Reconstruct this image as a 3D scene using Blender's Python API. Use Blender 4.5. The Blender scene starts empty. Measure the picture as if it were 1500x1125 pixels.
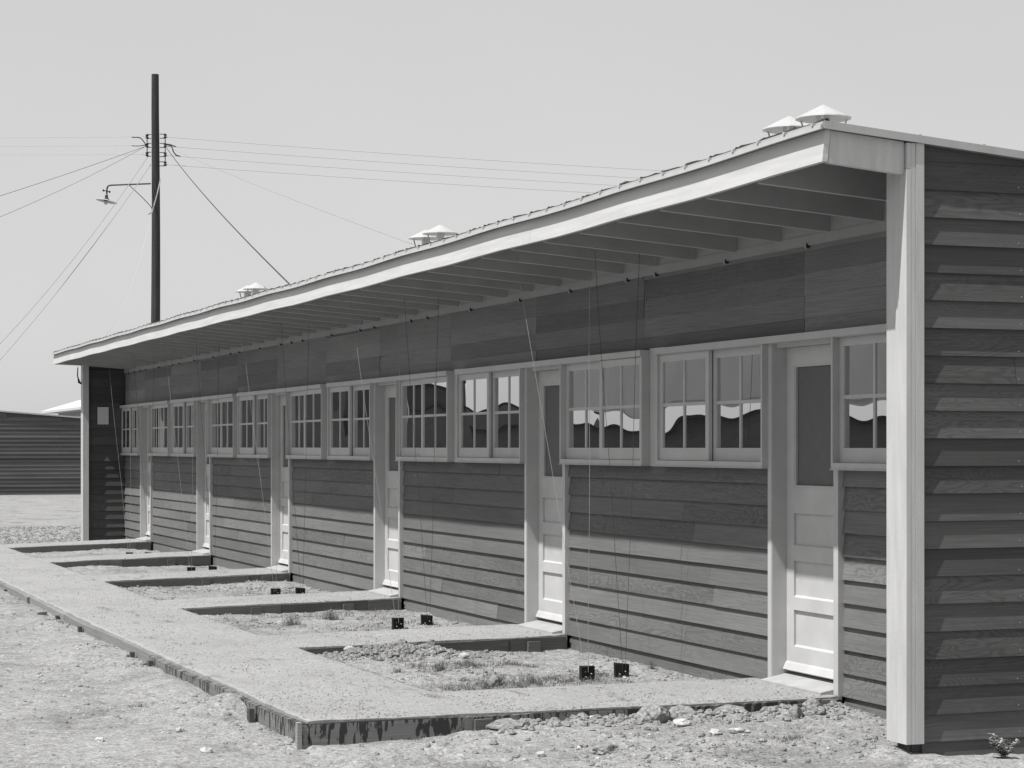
import bpy, bmesh, math, random
from mathutils import Vector, noise
random.seed(7)
C = bpy.context.scene.collection

# ------------------------------------------------------------------ frame
# plan coordinates: s = metres along the front wall (away from the viewer),
# d = metres out in front of the wall, h = height above the eye
D = 6.085; PHI = math.atan(1145 / 3050.0); CP, SP = math.cos(PHI), math.sin(PHI)
EYE = 1.6
def W(s, d, h): return Vector((-s, -d, h + EYE))
def PX(x, y, z):
    r = (x - 750) / 3050.0 * z; h = (655 - y) / 3050.0 * z
    n = r * CP + z * SP
    return (-r * SP + z * CP, D - n, h)

# ------------------------------------------------------------------ materials
def newmat(name):
    m = bpy.data.materials.new(name); m.use_nodes = True
    nt = m.node_tree; nt.nodes.clear()
    out = nt.nodes.new('ShaderNodeOutputMaterial')
    b = nt.nodes.new('ShaderNodeBsdfPrincipled')
    nt.links.new(b.outputs[0], out.inputs[0])
    return m, nt, b, out
def N(nt, t, **kw):
    n = nt.nodes.new(t)
    for k, v in kw.items():
        if k.startswith('i_'): n.inputs[k[2:].replace('_', ' ')].default_value = v
        else: setattr(n, k, v)
    return n
def math_(nt, op, a, b=None, clamp=False):
    n = nt.nodes.new('ShaderNodeMath'); n.operation = op; n.use_clamp = clamp
    for i, v in enumerate((a, b)):
        if v is None: continue
        if isinstance(v, (int, float)): n.inputs[i].default_value = v
        else: nt.links.new(v, n.inputs[i])
    return n.outputs[0]
def ramp(nt, fac, stops):
    r = nt.nodes.new('ShaderNodeValToRGB'); e = r.color_ramp.elements
    while len(e) < len(stops): e.new(.5)
    for i, (p, v) in enumerate(stops):
        e[i].position = p; e[i].color = (v, v, v, 1)
    nt.links.new(fac, r.inputs[0]); return r.outputs[0]
def noise_(nt, vec, scale, detail=3, rough=.55, dist=0):
    n = N(nt, 'ShaderNodeTexNoise'); n.inputs['Scale'].default_value = scale
    n.inputs['Detail'].default_value = detail; n.inputs['Roughness'].default_value = rough
    n.inputs['Distortion'].default_value = dist
    nt.links.new(vec, n.inputs['Vector']); return n.outputs[0]
def bump(nt, b, height, dist, strength=1.0):
    n = N(nt, 'ShaderNodeBump'); n.inputs['Distance'].default_value = dist
    n.inputs['Strength'].default_value = strength
    nt.links.new(height, n.inputs['Height']); nt.links.new(n.outputs[0], b.inputs['Normal']); return n

def plain(name, v, rough=.6, var=.08, vscale=6, grain=0, bumpd=0, metal=0, spec=.3, stretch=(1, 1, 1)):
    m, nt, b, out = newmat(name)
    g = N(nt, 'ShaderNodeNewGeometry'); mp = N(nt, 'ShaderNodeMapping'); mp.inputs['Scale'].default_value = stretch
    nt.links.new(g.outputs['Position'], mp.inputs[0]); P = mp.outputs[0]
    n1 = noise_(nt, P, vscale, 4)
    c = ramp(nt, n1, [(.25, v * (1 - var)), (.75, v * (1 + var))])
    if grain:
        n2 = noise_(nt, P, 180, 2)
        mul = ramp(nt, n2, [(.3, 1 - grain), (.7, 1 + grain * .3)])
        mx = N(nt, 'ShaderNodeMix', data_type='RGBA', blend_type='MULTIPLY'); mx.inputs[0].default_value = 1
        nt.links.new(c, mx.inputs[6]); nt.links.new(mul, mx.inputs[7]); c = mx.outputs[2]
    nt.links.new(c, b.inputs['Base Color'])
    b.inputs['Roughness'].default_value = rough; b.inputs['Metallic'].default_value = metal
    b.inputs['Specular IOR Level'].default_value = spec
    if bumpd: bump(nt, b, n1, bumpd)
    return m

def wood(name, v, contrast=.35, swirl=1.0, rough=.75):
    """flat sawn boards: every board has its own tone and grain offset (attribute 'tone')"""
    m, nt, b, out = newmat(name)
    g = N(nt, 'ShaderNodeNewGeometry'); at = N(nt, 'ShaderNodeAttribute', attribute_name='tone')
    sp = N(nt, 'ShaderNodeSeparateXYZ'); nt.links.new(g.outputs['Position'], sp.inputs[0])
    sc = N(nt, 'ShaderNodeSeparateColor'); nt.links.new(at.outputs['Color'], sc.inputs[0])
    u = math_(nt, 'ADD', sp.outputs[0], sp.outputs[1])
    off = math_(nt, 'MULTIPLY', sc.outputs[1], 60.0)
    cx = N(nt, 'ShaderNodeCombineXYZ')
    nt.links.new(math_(nt, 'MULTIPLY', u, .75), cx.inputs[0])
    nt.links.new(math_(nt, 'MULTIPLY', sp.outputs[2], 4.2), cx.inputs[1]); nt.links.new(off, cx.inputs[2])
    big = noise_(nt, cx.outputs[0], 1.6, 2.5, .5, .6 * swirl)
    rings = math_(nt, 'SINE', math_(nt, 'MULTIPLY', big, 150.0))
    cx2 = N(nt, 'ShaderNodeCombineXYZ')
    nt.links.new(math_(nt, 'MULTIPLY', u, 3.0), cx2.inputs[0])
    nt.links.new(math_(nt, 'MULTIPLY', sp.outputs[2], 120), cx2.inputs[1]); nt.links.new(off, cx2.inputs[2])
    fine = noise_(nt, cx2.outputs[0], 1.0, 3, .6)
    big2 = noise_(nt, cx.outputs[0], .7, 2)
    r1 = ramp(nt, math_(nt, 'ADD', math_(nt, 'MULTIPLY', rings, .5), .5), [(.0, 1 - contrast), (.55, 1.0), (1, 1.06)])
    r2 = ramp(nt, fine, [(.3, .82), (.7, 1.12)])
    r3 = ramp(nt, big2, [(.25, .85), (.75, 1.12)])
    amt = ramp(nt, math_(nt, 'FRACT', math_(nt, 'MULTIPLY', sc.outputs[1], 7.31)), [(.25, .12), (.95, 1.0)])
    r1 = math_(nt, 'ADD', math_(nt, 'MULTIPLY', math_(nt, 'SUBTRACT', r1, 1.0), amt), 1.0)
    val = math_(nt, 'MULTIPLY', math_(nt, 'MULTIPLY', r1, r2), r3)
    val = math_(nt, 'MULTIPLY', val, sc.outputs[0])
    val = math_(nt, 'MULTIPLY', val, v * 2)
    nt.links.new(val, b.inputs['Base Color']); b.inputs['Roughness'].default_value = rough
    b.inputs['Specular IOR Level'].default_value = .2
    bump(nt, b, val, .004, .6)
    return m

def ground_mat(name, v, pebble=.25, dark=.5, speck=55, bumpd=.02, streak=0):
    m, nt, b, out = newmat(name)
    g = N(nt, 'ShaderNodeNewGeometry'); P = g.outputs['Position']
    a = noise_(nt, P, 1.3, 6, .6, .4); bn = noise_(nt, P, 11, 6, .7); c = noise_(nt, P, speck, 3, .7)
    vo = N(nt, 'ShaderNodeTexVoronoi'); vo.inputs['Scale'].default_value = speck * .7; nt.links.new(P, vo.inputs['Vector'])
    ra = ramp(nt, a, [(.32, v * (1 - .28 * dark)), (.5, v), (.72, v * 1.08)])
    rb = ramp(nt, bn, [(.3, 1 - .3 * dark), (.5, 1.0), (.75, 1.1)])
    rc = ramp(nt, c, [(.3, 1 - pebble * 1.3), (.5, 1.0), (.72, 1 + pebble * .8)])
    vs = N(nt, 'ShaderNodeSeparateColor'); nt.links.new(vo.outputs['Color'], vs.inputs[0])
    rd = ramp(nt, vs.outputs[0], [(.0, 1 - pebble), (.25, 1.0), (.85, 1.0), (1, 1 + pebble)])
    val = math_(nt, 'MULTIPLY', math_(nt, 'MULTIPLY', ra, rb), math_(nt, 'MULTIPLY', rc, rd))
    if streak:
        mp = N(nt, 'ShaderNodeMapping'); mp.inputs['Scale'].default_value = (.9, 3.2, 1); nt.links.new(P, mp.inputs[0])
        stn = noise_(nt, mp.outputs[0], 1.6, 5, .7, .3)
        val = math_(nt, 'MULTIPLY', val, ramp(nt, stn, [(.60, 1.0), (.70, 1 - streak)]))
    nt.links.new(val, b.inputs['Base Color']); b.inputs['Roughness'].default_value = .95
    b.inputs['Specular IOR Level'].default_value = .1
    h = math_(nt, 'ADD', bn, math_(nt, 'MULTIPLY', c, .4))
    bump(nt, b, h, bumpd, .8)
    return m

def tar_mat(name, v):
    """raw edge board with black tar runs from its top edge"""
    m, nt, b, out = newmat(name)
    g = N(nt, 'ShaderNodeNewGeometry'); sp = N(nt, 'ShaderNodeSeparateXYZ'); nt.links.new(g.outputs['Position'], sp.inputs[0])
    u = math_(nt, 'ADD', sp.outputs[0], sp.outputs[1])
    cx = N(nt, 'ShaderNodeCombineXYZ'); nt.links.new(math_(nt, 'MULTIPLY', u, 30.0), cx.inputs[0])
    nt.links.new(math_(nt, 'MULTIPLY', sp.outputs[2], 7.0), cx.inputs[1])
    run = noise_(nt, cx.outputs[0], 1.0, 3, .6, .3)
    # the runs come and go along the board
    cx3 = N(nt, 'ShaderNodeCombineXYZ'); nt.links.new(math_(nt, 'MULTIPLY', u, 2.0), cx3.inputs[0])
    patch = noise_(nt, cx3.outputs[0], 1.0, 2)
    depth = math_(nt, 'SUBTRACT', .143, sp.outputs[2])
    raw = math_(nt, 'ADD', math_(nt, 'MULTIPLY', run, .7), math_(nt, 'MULTIPLY', patch, .3))
    raw = math_(nt, 'SUBTRACT', raw, math_(nt, 'MULTIPLY', depth, .55))
    raw = math_(nt, 'ADD', raw, math_(nt, 'MULTIPLY', math_(nt, 'LESS_THAN', depth, .010), .2))
    mask = ramp(nt, raw, [(.475, 1.0), (.505, .15)])
    cx2 = N(nt, 'ShaderNodeCombineXYZ'); nt.links.new(math_(nt, 'MULTIPLY', u, 3.0), cx2.inputs[0]); nt.links.new(math_(nt, 'MULTIPLY', sp.outputs[2], 90.0), cx2.inputs[1])
    gr = ramp(nt, noise_(nt, cx2.outputs[0], 1.0, 3), [(.3, v * .75), (.7, v * 1.15)])
    val = math_(nt, 'MULTIPLY', gr, mask)
    nt.links.new(val, b.inputs['Base Color']); b.inputs['Roughness'].default_value = .7
    return m

def glass_mat():
    m = bpy.data.materials.new('old_window_glass'); m.use_nodes = True; nt = m.node_tree; nt.nodes.clear()
    out = nt.nodes.new('ShaderNodeOutputMaterial'); g = N(nt, 'ShaderNodeNewGeometry')
    nz = noise_(nt, g.outputs['Position'], 1.25, .6, .4)
    bp = N(nt, 'ShaderNodeBump'); bp.inputs['Distance'].default_value = .014; bp.inputs['Strength'].default_value = .8
    nt.links.new(nz, bp.inputs['Height'])
    gl = N(nt, 'ShaderNodeBsdfGlossy'); gl.inputs['Roughness'].default_value = .0; gl.inputs['Color'].default_value = (.95, .95, .95, 1)
    nt.links.new(bp.outputs[0], gl.inputs['Normal'])
    tr = N(nt, 'ShaderNodeBsdfTransparent'); tr.inputs['Color'].default_value = (.4, .4, .4, 1)
    fr = N(nt, 'ShaderNodeFresnel'); fr.inputs['IOR'].default_value = 1.5
    f = math_(nt, 'ADD', math_(nt, 'MULTIPLY', fr.outputs[0], .5), .66, True)
    mx = N(nt, 'ShaderNodeMixShader'); nt.links.new(f, mx.inputs[0]); nt.links.new(tr.outputs[0], mx.inputs[1]); nt.links.new(gl.outputs[0], mx.inputs[2])
    nt.links.new(mx.outputs[0], out.inputs[0]); return m

M = dict(
    trim=plain('window_trim_paint', 0.44, .5, .07, 5, .07, .0008),
    white=plain('white_trim_paint', .47, .5, .12, 7, .12, .0015, stretch=(3, 3, .35)),
    fascia=plain('white_fascia_paint', 0.51, .5, .11, 5, .1, .0015, stretch=(.35, 1, 5)),
    sill=plain('worn_sill_wood', .36, .7, .15, 9, .15, .001),
    door=plain('white_door_paint', 0.47, .45, .09, 5, .08, .0008),
    soffit=plain('painted_rafter_wood', 0.36, .6, .12, 3, .1),
    blocking=plain('painted_blocking', 0.33, .6, .08, 3, .05),
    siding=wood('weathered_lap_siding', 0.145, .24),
    deckwood=plain('roof_deck_boards', 0.24, .7, .2, 6, .15, stretch=(.3, 4, 1)),
    upper=wood('upper_board_wood', .14, .10),
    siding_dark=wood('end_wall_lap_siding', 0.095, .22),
    raw=wood('raw_board_wood', 0.19, .25),
    tar=tar_mat('tarred_edge_board', 0.17),
    edge=wood('form_board', 0.11, .3),
    stake=plain('creosoted_stake_wood', 0.012, .8, .4, 30, .3),
    pole=plain('creosoted_pole', 0.042, .85, .35, 14, .3, .01, stretch=(1, 1, .08)),
    metal=plain('galvanised_sheet', 0.42, .45, .06, 6, .04),
    roofing=plain('black_roofing_felt', .03, .9, .4, 20, .3, .004),
    roofdeck=plain('roof_metal_edge', 0.4, .5, .08, 8, .05),
    iron=plain('dark_iron', .03, .6, .3, 20),
    wire=plain('weathered_copper_wire', 0.3, .6, .1, 5),
    lightwire=plain('bare_wire', 0.45, .5, .05, 5),
    palewire=plain('pale_wire', 0.42, .5, .05, 5),
    porcelain=plain('brown_porcelain', .03, .3, .2, 20),
    screen=plain('door_screen_mesh', 0.13, .8, .06, 20, .1),
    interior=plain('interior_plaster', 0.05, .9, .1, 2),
    paper=plain('weathered_paper', 0.5, .9, .06, 8, .05),
    string=plain('cotton_string', 0.26, .9, .1, 10),
    darkstring=plain('tarred_string', .05, .9, .1, 10),
    curtain=plain('curtain_cloth', 0.35, .9, .1, 3),
    dirt=ground_mat('sandy_dirt', 0.285, .34, 1.2, 75, .02, .22),
    gravel=ground_mat('fine_gravel_path', 0.3, .26, .3, 130, .010, .4),
    clod=ground_mat('dry_clod_earth', 0.262, .3, .8, 70, .02),
    palerock=ground_mat('pale_caliche', 0.42, .2, .4, 50, .01),
    straw=plain('dry_grass', 0.1, .9, .3, 30),
    weed=plain('green_weed', 0.3, .8, .3, 30),
    bulb=plain('opal_bulb_glass', 0.5, .2, .03, 5),
    whiteroof=plain('white_sheet_roof', 0.5, .6, .04, 2),
    farwall=plain('far_painted_wall', 0.28, .7, .06, 2),
    darkglass=plain('dark_window', .05, .2, .1, 2),
    shed=plain('reflection_shed_boards', 0.42, .8, .08, 1),
)
M['glass'] = glass_mat()

# ------------------------------------------------------------------ mesh builder
class MB:
    def __init__(self): self.v = []; self.f = []; self.m = []; self.t = []
    def face(self, pts, mi=0, tone=(.5, .5)):
        i = len(self.v); self.v += [tuple(p) for p in pts]; self.f.append(tuple(range(i, i + len(pts)))); self.m.append(mi); self.t.append(tone)
    def hexa(self, p, mi=0, tone=(.5, .5)):
        """p: 8 points, bottom ring 0-3, top ring 4-7"""
        i = len(self.v); self.v += [tuple(q) for q in p]
        for q in ((3, 2, 1, 0), (4, 5, 6, 7), (0, 1, 5, 4), (1, 2, 6, 5), (2, 3, 7, 6), (3, 0, 4, 7)):
            self.f.append(tuple(i + k for k in q)); self.m.append(mi); self.t.append(tone)
    def box(self, s0, s1, d0, d1, h0, h1, mi=0, tone=(.5, .5)):
        self.hexa([(s0, d0, h0), (s1, d0, h0), (s1, d1, h0), (s0, d1, h0), (s0, d0, h1), (s1, d0, h1), (s1, d1, h1), (s0, d1, h1)], mi, tone)
    def tube(self, pts, r, n=6, mi=0, cap=True):
        pts = [Vector(p) for p in pts]; rr = r if isinstance(r, (list, tuple)) else [r] * len(pts)
        base = len(self.v)
        for k, p in enumerate(pts):
            a = pts[max(k - 1, 0)]; b = pts[min(k + 1, len(pts) - 1)]; t = (b - a).normalized()
            up = Vector((0, 0, 1)) if abs(t.z) < .9 else Vector((1, 0, 0))
            x = t.cross(up).normalized(); y = t.cross(x).normalized()
            for j in range(n):
                an = 2 * math.pi * j / n; self.v.append(tuple(p + (x * math.cos(an) + y * math.sin(an)) * rr[k]))
        for k in range(len(pts) - 1):
            for j in range(n):
                a = base + k * n + j; b = base + k * n + (j + 1) % n
                self.f.append((a, b, b + n, a + n)); self.m.append(mi); self.t.append((.5, .5))
        if cap:
            self.f.append(tuple(base + j for j in range(n))); self.m.append(mi); self.t.append((.5, .5))
            e = base + (len(pts) - 1) * n; self.f.append(tuple(e + j for j in reversed(range(n)))); self.m.append(mi); self.t.append((.5, .5))
    def lathe(self, c, prof, n=16, mi=0):
        base = len(self.v)
        for (r, h) in prof:
            for j in range(n):
                a = 2 * math.pi * j / n; self.v.append((c[0] + r * math.cos(a), c[1] + r * math.sin(a), c[2] + h))
        for k in range(len(prof) - 1):
            for j in range(n):
                a = base + k * n + j; b = base + k * n + (j + 1) % n
                self.f.append((a, b, b + n, a + n)); self.m.append(mi); self.t.append((.5, .5))
    def build(self, name, mats, parent=None, origin=(0, 0, 0), recalc=True, smooth=False):
        if not isinstance(mats, (list, tuple)): mats = [mats]
        o0 = W(*origin)
        vs = [W(*p) - o0 for p in self.v]
        me = bpy.data.meshes.new(name); me.from_pydata(vs, [], self.f)
        for m in mats: me.materials.append(m)
        me.polygons.foreach_set('material_index', self.m)
        if smooth: me.polygons.foreach_set('use_smooth', [True] * len(self.f))
        ca = me.attributes.new('tone', 'FLOAT_COLOR', 'CORNER'); cols = []
        for f, t in zip(self.f, self.t): cols += [t[0], t[1], 0, 1] * len(f)
        ca.data.foreach_set('color', cols)
        if recalc:
            bm = bmesh.new(); bm.from_mesh(me); bmesh.ops.recalc_face_normals(bm, faces=bm.faces); bm.to_mesh(me); bm.free()
        me.update()
        o = bpy.data.objects.new(name, me); C.objects.link(o)
        if parent is not None:
            o.parent = parent; o.location = o0 - world_of(parent)
        else: o.location = o0
        o['_s'] = 0; del o['_s']
        return o
def world_of(o):
    p = Vector(o.location)
    while o.parent: o = o.parent; p = p + Vector(o.location)
    return p
def tag(o, label=None, cat=None, group=None, kind=None):
    if label: o['label'] = label
    if cat: o['category'] = cat
    if group: o['group'] = group
    if kind: o['kind'] = kind
    return o
def empty(name, origin, label, cat, group=None):
    o = bpy.data.objects.new(name, None); C.objects.link(o); o.location = W(*origin); o.empty_display_size = .2
    return tag(o, label, cat, group)
def copy_tree(o, delta, parent=None, world=True):
    c = o.copy(); C.objects.link(c); c.parent = parent if parent is not None else o.parent
    c.location = Vector(o.location) + delta
    for ch in list(o.children): copy_tree(ch, Vector((0, 0, 0)), c)
    return c
def dW(s, d=0, h=0): return Vector((-s, -d, h))

# ------------------------------------------------------------------ roof line helpers
SAG = [(8.9, .008), (10.3, -.006), (11.9, -.022), (18.4, -.034), (24.1, -.020), (34.7, -.014)]
def sag(s):
    if s <= SAG[0][0]: return SAG[0][1]
    for (a, x), (b, y) in zip(SAG, SAG[1:]):
        if s <= b: t = (s - a) / (b - a); t = t * t * (3 - 2 * t) if a > 11 else t; return x + (y - x) * t
    return SAG[-1][1]
def sg(s, d): return (sag(s) + .004 * math.sin(s * 2.9)) * max(0, min(1, .3 + .7 * d / 1.1)) if d > -.4 else 0
def hr(s, d): return 1.4525 + .075 * d + sg(s, d)      # underside of the roof deck
S0, S1 = 8.94, 34.70
MODS = [11.65 + 4.27 * k for k in range(6)]
PITCH = .137

def siding(mb, along, a0, a1, h0, h1, face, sign=1, p=.016, nails=True, top=None, rnd=random, lo=2.2, hi=4.2, tonelo=.36, tonehi=.6, first=None, pj=0):
    """lap siding; along='s' -> wall faces +d at d=face ; along='d' -> wall faces -s at s=face"""
    base = -1.60 if first is None else first
    p0_ = p
    def P(a, out, h):
        return (a, face + out, h) if along == 's' else (face - out, a, h)
    k = int(math.floor((h0 - base) / PITCH)); 
    h = base + k * PITCH
    while h < h1 - .004:
        b = max(h, h0); t = min(h + PITCH, h1)
        p = p0_ * (1 + rnd.uniform(-pj, pj))
        fb = p * (1 - (b - h) / PITCH); ft = p * (1 - (t - h) / PITCH)
        a = a0
        nxt = a0 + (rnd.uniform(.6, hi) if lo < 5 else hi)
        aend = a1
        if top is not None:
            # the roof falls towards the back (smaller d): board runs only where it is under the deck
            lim = top(t)
            a = max(a0, lim); nxt = max(nxt, a + .5)
            if a >= a1 - .05: h += PITCH; continue
        while a < aend - 1e-4:
            e = min(nxt, aend)
            if aend - e < .5: e = aend
            tone = (rnd.uniform(tonelo, tonehi), rnd.random())
            g = .0015
            wob = rnd.uniform(-.002, .002)
            p0, p1, p2, p3 = P(a + g, fb + wob, b), P(e - g, fb + wob, b), P(e - g, ft + wob, t), P(a + g, ft + wob, t)
            q0, q1, q2, q3 = P(a + g, -.012, b), P(e - g, -.012, b), P(e - g, -.012, t), P(a + g, -.012, t)
            mb.face([p0, p1, p2, p3], 0, tone); mb.face([q0, q1, p1, p0], 0, tone)
            mb.face([q0, p0, p3, q3], 0, tone); mb.face([q1, q2, p2, p1], 0, tone)
            if nails:
                x = math.ceil(a / .61) * .61
                while x < e:
                    n = .0024; z = b + .028 + rnd.uniform(-.006, .006); xx = x + rnd.uniform(-.012, .012)
                    f = fb + wob - (z - b) * p / PITCH + .0015
                    if z < t - .02: mb.face([P(xx - n, f, z - n), P(xx + n, f, z - n), P(xx + n, f, z + n), P(xx - n, f, z + n)], 1, tone)
                    x += .61
            a = e; nxt = e + rnd.uniform(lo, hi)
        h += PITCH

# ------------------------------------------------------------------ THE BARRACKS
B = empty('barracks', (21.8, 0, -EYE), 'long low board-sided row house with white doors, banded windows and deep eave', 'building')

# front wall: lower zones, gaps, upper zone
mb = MB()
FACE = -.046
siding(mb, 's', 9.1, MODS[0] - .885, -1.56, -.10, FACE, lo=3, hi=4, tonelo=.46, tonehi=.58, p=.02, nails=False)
for k, m in enumerate(MODS):
    e = m + 3.385 if k < 5 else 34.56
    siding(mb, 's', m, e, -1.60, -.10, FACE, lo=4, hi=5, tonelo=.42, tonehi=.56, p=.02, nails=False)
mb.build('front_siding', [M['siding'], M['lightwire']], B, recalc=False)
mb = MB()
js_ = [9.1, 11.25, 13.62, 15.75, 17.9, 20.1, 22.1, 24.3, 26.4, 28.6, 30.7, 32.8, 34.56]
ru = random.Random(5)
for qa, qb in zip(js_, js_[1:]):
    h = .645
    pt = ru.uniform(.66, .82)
    for row in range(5):
        t0 = (pt + ru.uniform(-.07, .09)) * (.72 if ru.random() < .15 else 1)
        hh = min(h + PITCH, 1.25)
        siding(mb, 's', qa + ru.choice([0, 0, 0, .012]) * (qa > 9.2), qb, h, hh, FACE + .003, lo=5, hi=6, tonelo=t0, tonehi=t0 + .01, nails=False, first=h, rnd=ru, p=.006)
        h += PITCH
for q in (13.585, 20.07, 26.37): mb.box(q, q + .012, FACE - .012, FACE + .003, .69, 1.24, 0, (.12, .2))
mb.build('upper_boards', [M['upper'], M['lightwire']], B, recalc=False)
mb = MB()      # sheathing behind the siding, with openings at doors and windows
def sheath(a, b, h0, h1): mb.box(a, b, -.16, -.062, h0, h1)
sheath(8.96, 34.6, .66, 1.45)
sheath(8.96, MODS[0] - .885, -1.66, -.12)
for k, m in enumerate(MODS):
    sheath(m, (m + 3.385) if k < 5 else 34.6, -1.66, -.12)
    if k < 5: sheath(m + 1.6, m + 1.84, -.12, .66)
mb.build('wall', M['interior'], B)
# interior: floor, back wall, partitions
mb = MB()
mb.box(8.98, 34.66, -5.9, -.17, -1.5, -1.42); mb.box(8.98, 34.66, -5.98, -5.9, -1.6, .98)
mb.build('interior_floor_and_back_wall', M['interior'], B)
for m in MODS[:5]:
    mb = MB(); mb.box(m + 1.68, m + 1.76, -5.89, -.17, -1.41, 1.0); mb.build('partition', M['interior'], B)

# gap boards between windows
for m in MODS[:5]:
    mb = MB(); mb.box(m + 1.603, m + 1.837, -.06, -.022, -.134, .70); mb.build('gap_board', M['trim'], B)

# end wall (faces the viewer's side)
def endtop(t): return (t - 1.4525) / .075 + .25
mb = MB()
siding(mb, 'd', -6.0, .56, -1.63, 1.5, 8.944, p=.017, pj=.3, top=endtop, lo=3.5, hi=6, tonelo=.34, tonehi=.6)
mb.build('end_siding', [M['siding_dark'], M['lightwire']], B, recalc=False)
mb = MB()
def endfill(s0, s1, d0, d1, drop=.003):
    mb.hexa([(s0, d0, -1.66), (s1, d0, -1.66), (s1, d1, -1.66), (s0, d1, -1.66),
             (s0, d0, hr(s0, d0) - drop), (s1, d0, hr(s1, d0) - drop), (s1, d1, hr(s0, d1) - drop), (s0, d1, hr(s1, d1) - drop)], 0, (.42, .3))
endfill(8.962, 9.07, -6.0, .62)
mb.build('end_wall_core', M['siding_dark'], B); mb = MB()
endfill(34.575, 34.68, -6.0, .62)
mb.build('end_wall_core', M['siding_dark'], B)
# inner face of the far wing wall
mb = MB()
siding(mb, 'd', -.03, .575, -1.60, 1.28, 34.556, p=.017, pj=.2, nails=False, tonelo=.34, tonehi=.5, lo=5, hi=6)
mb.build('wing_siding', [M['siding_dark'], M['lightwire']], B, recalc=False)

# corner boards: front board and side board with a narrow joint between
def corner(sa, sb, side):
    mb = MB()
    top_f = hr(sa, .63) + .0
    bt = -1.466 if side == 'near' else -1.56
    if side == 'near':
        mb.box(sa - .022, sb, .638, .663, bt, 1.37)
        mb.box(sa - .022, sa, .612, .636, bt, 1.50)
        mb.box(sa - .024, sa, .564, .610, bt, 1.50)
        mb.box(sa - .02, sb - .05, .615, .66, 1.372, 1.50)
    else:
        mb.box(sa - .05, sb + .01, .638, .663, bt, 1.40)
        mb.box(sa - .052, sa, .568, .636, bt, 1.40)
    o = mb.build('corner_board', M['white'], B)
    mb = MB(); mb.box(sa + .015, sb - .03, .50, .61, bt - .3, bt + .02, 0, (.3, .4)); mb.build('footing_block', M['siding_dark'], B)
corner(8.937, 9.105, 'near'); corner(34.54, 34.70, 'far')

# roof deck
mb = MB()
SS = [8.905 + (34.70 - 8.905) * i / 84 for i in range(85)]
dd = [1.135, .6, 0, -.39, -6.15]
for i in range(84):
    for j in range(len(dd) - 1):
        a, b = SS[i], SS[i + 1]; c, e = dd[j], dd[j + 1]
        mb.face([(a, c, hr(a, c)), (b, c, hr(b, c)), (b, e, hr(b, e)), (a, e, hr(a, e))], 1)
        mb.face([(a, c, hr(a, c) + .03), (b, c, hr(b, c) + .03), (b, e, hr(b, e) + .03), (a, e, hr(a, e) + .03)], 0)
    mb.face([(SS[i], 1.135, hr(SS[i], 1.135)), (SS[i + 1], 1.135, hr(SS[i + 1], 1.135)), (SS[i + 1], 1.135, hr(SS[i + 1], 1.135) + .03), (SS[i], 1.135, hr(SS[i], 1.135) + .03)], 0)
for j in range(len(dd) - 1):
    for s in (SS[0], SS[-1]):
        c, e = dd[j], dd[j + 1]
        mb.face([(s, c, hr(s, c)), (s, e, hr(s, e)), (s, e, hr(s, e) + .03), (s, c, hr(s, c) + .03)], 0)
roof = mb.build('roof', [M['roofdeck'], M['deckwood']], B)
# metal drip edge along the front, lit lip
mb = MB()
for i in range(84):
    a, b = SS[i], SS[i + 1]
    def E(s, d, h): return (s, d, hr(s, 1.1) + h)
    mb.hexa([E(a, 1.137, -.006), E(b, 1.137, -.006), E(b, 1.150, -.006), E(a, 1.150, -.006), E(a, 1.137, .018), E(b, 1.137, .018), E(b, 1.146, .018), E(a, 1.146, .018)])
mb.build('drip_edge', M['roofdeck'], B)
mb = MB()     # rake edge strip at the end
for i in range(12):
    c = 1.13 - i * .6; e = c - .6
    s = 8.905
    mb.hexa([(s - .004, c, hr(s, c) - .004), (s - .004, e, hr(s, e) - .004), (s - .0005, e, hr(s, e) - .004), (s - .0005, c, hr(s, c) - .004),
             (s - .004, c, hr(s, c) + .034), (s - .004, e, hr(s, e) + .034), (s - .0005, e, hr(s, e) + .034), (s - .0005, c, hr(s, c) + .034)])
mb.build('rake_edge', M['roofdeck'], B)
# roofing felt rolled over the edge: lumpy dark line with clamps every 0.3 m
mb = MB(); pts = []; s = 8.93; rnd = random.Random(3)
while s < 34.68:
    ph = (s - 8.93) / .30; bul = abs(math.sin(ph * math.pi))
    pts.append((s, 1.10 + rnd.uniform(-.005, .005), hr(s, 1.1) + .036 + .006 * (1 - bul) + rnd.uniform(-.003, .003))); s += .06
mb.tube(pts, [.010 + .005 * rnd.random() for _ in pts], 6)
s = 8.97
while s < 34.6:
    hh = hr(s, 1.1); w = rnd.uniform(.008, .016)
    mb.hexa([(s - w, 1.085, hh + .03), (s + w, 1.085, hh + .03), (s + w, 1.112, hh + .03), (s - w, 1.112, hh + .03), (s - w * .4, 1.09, hh + .056), (s + w * .5, 1.09, hh + .052), (s + w * .5, 1.106, hh + .052), (s - w * .4, 1.106, hh + .056)]); s += .30 + rnd.uniform(-.03, .03)
mb.build('felt_edge', M['roofing'], B)
s = 8.99; clip = None
while s < 34.6:
    hh = hr(s, 1.1)
    if clip is None:
        mb = MB(); mb.box(s - .012, s + .006, 1.122, 1.153, hh + .019, hh + .033); clip = mb.build('roof_clip', M['metal'], B, (s, 1.12, hh)); c0 = W(s, 1.12, hh)
    else:
        c = clip.copy(); C.objects.link(c); c.location = Vector(clip.location) + (W(s, 1.12, hh) - c0)
    s += .30 + rnd.uniform(-.02, .02)
for q in range(7):
    dd_ = .55 - q * .37 + rnd.uniform(-.05, .05)
    mb = MB(); mb.box(8.907, 8.93, dd_ - .007, dd_ + .007, hr(8.9, dd_) + .0305, hr(8.9, dd_) + .040); mb.build('roof_nail', M['metal'], B, (8.91, dd_, hr(8.9, dd_)))
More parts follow.
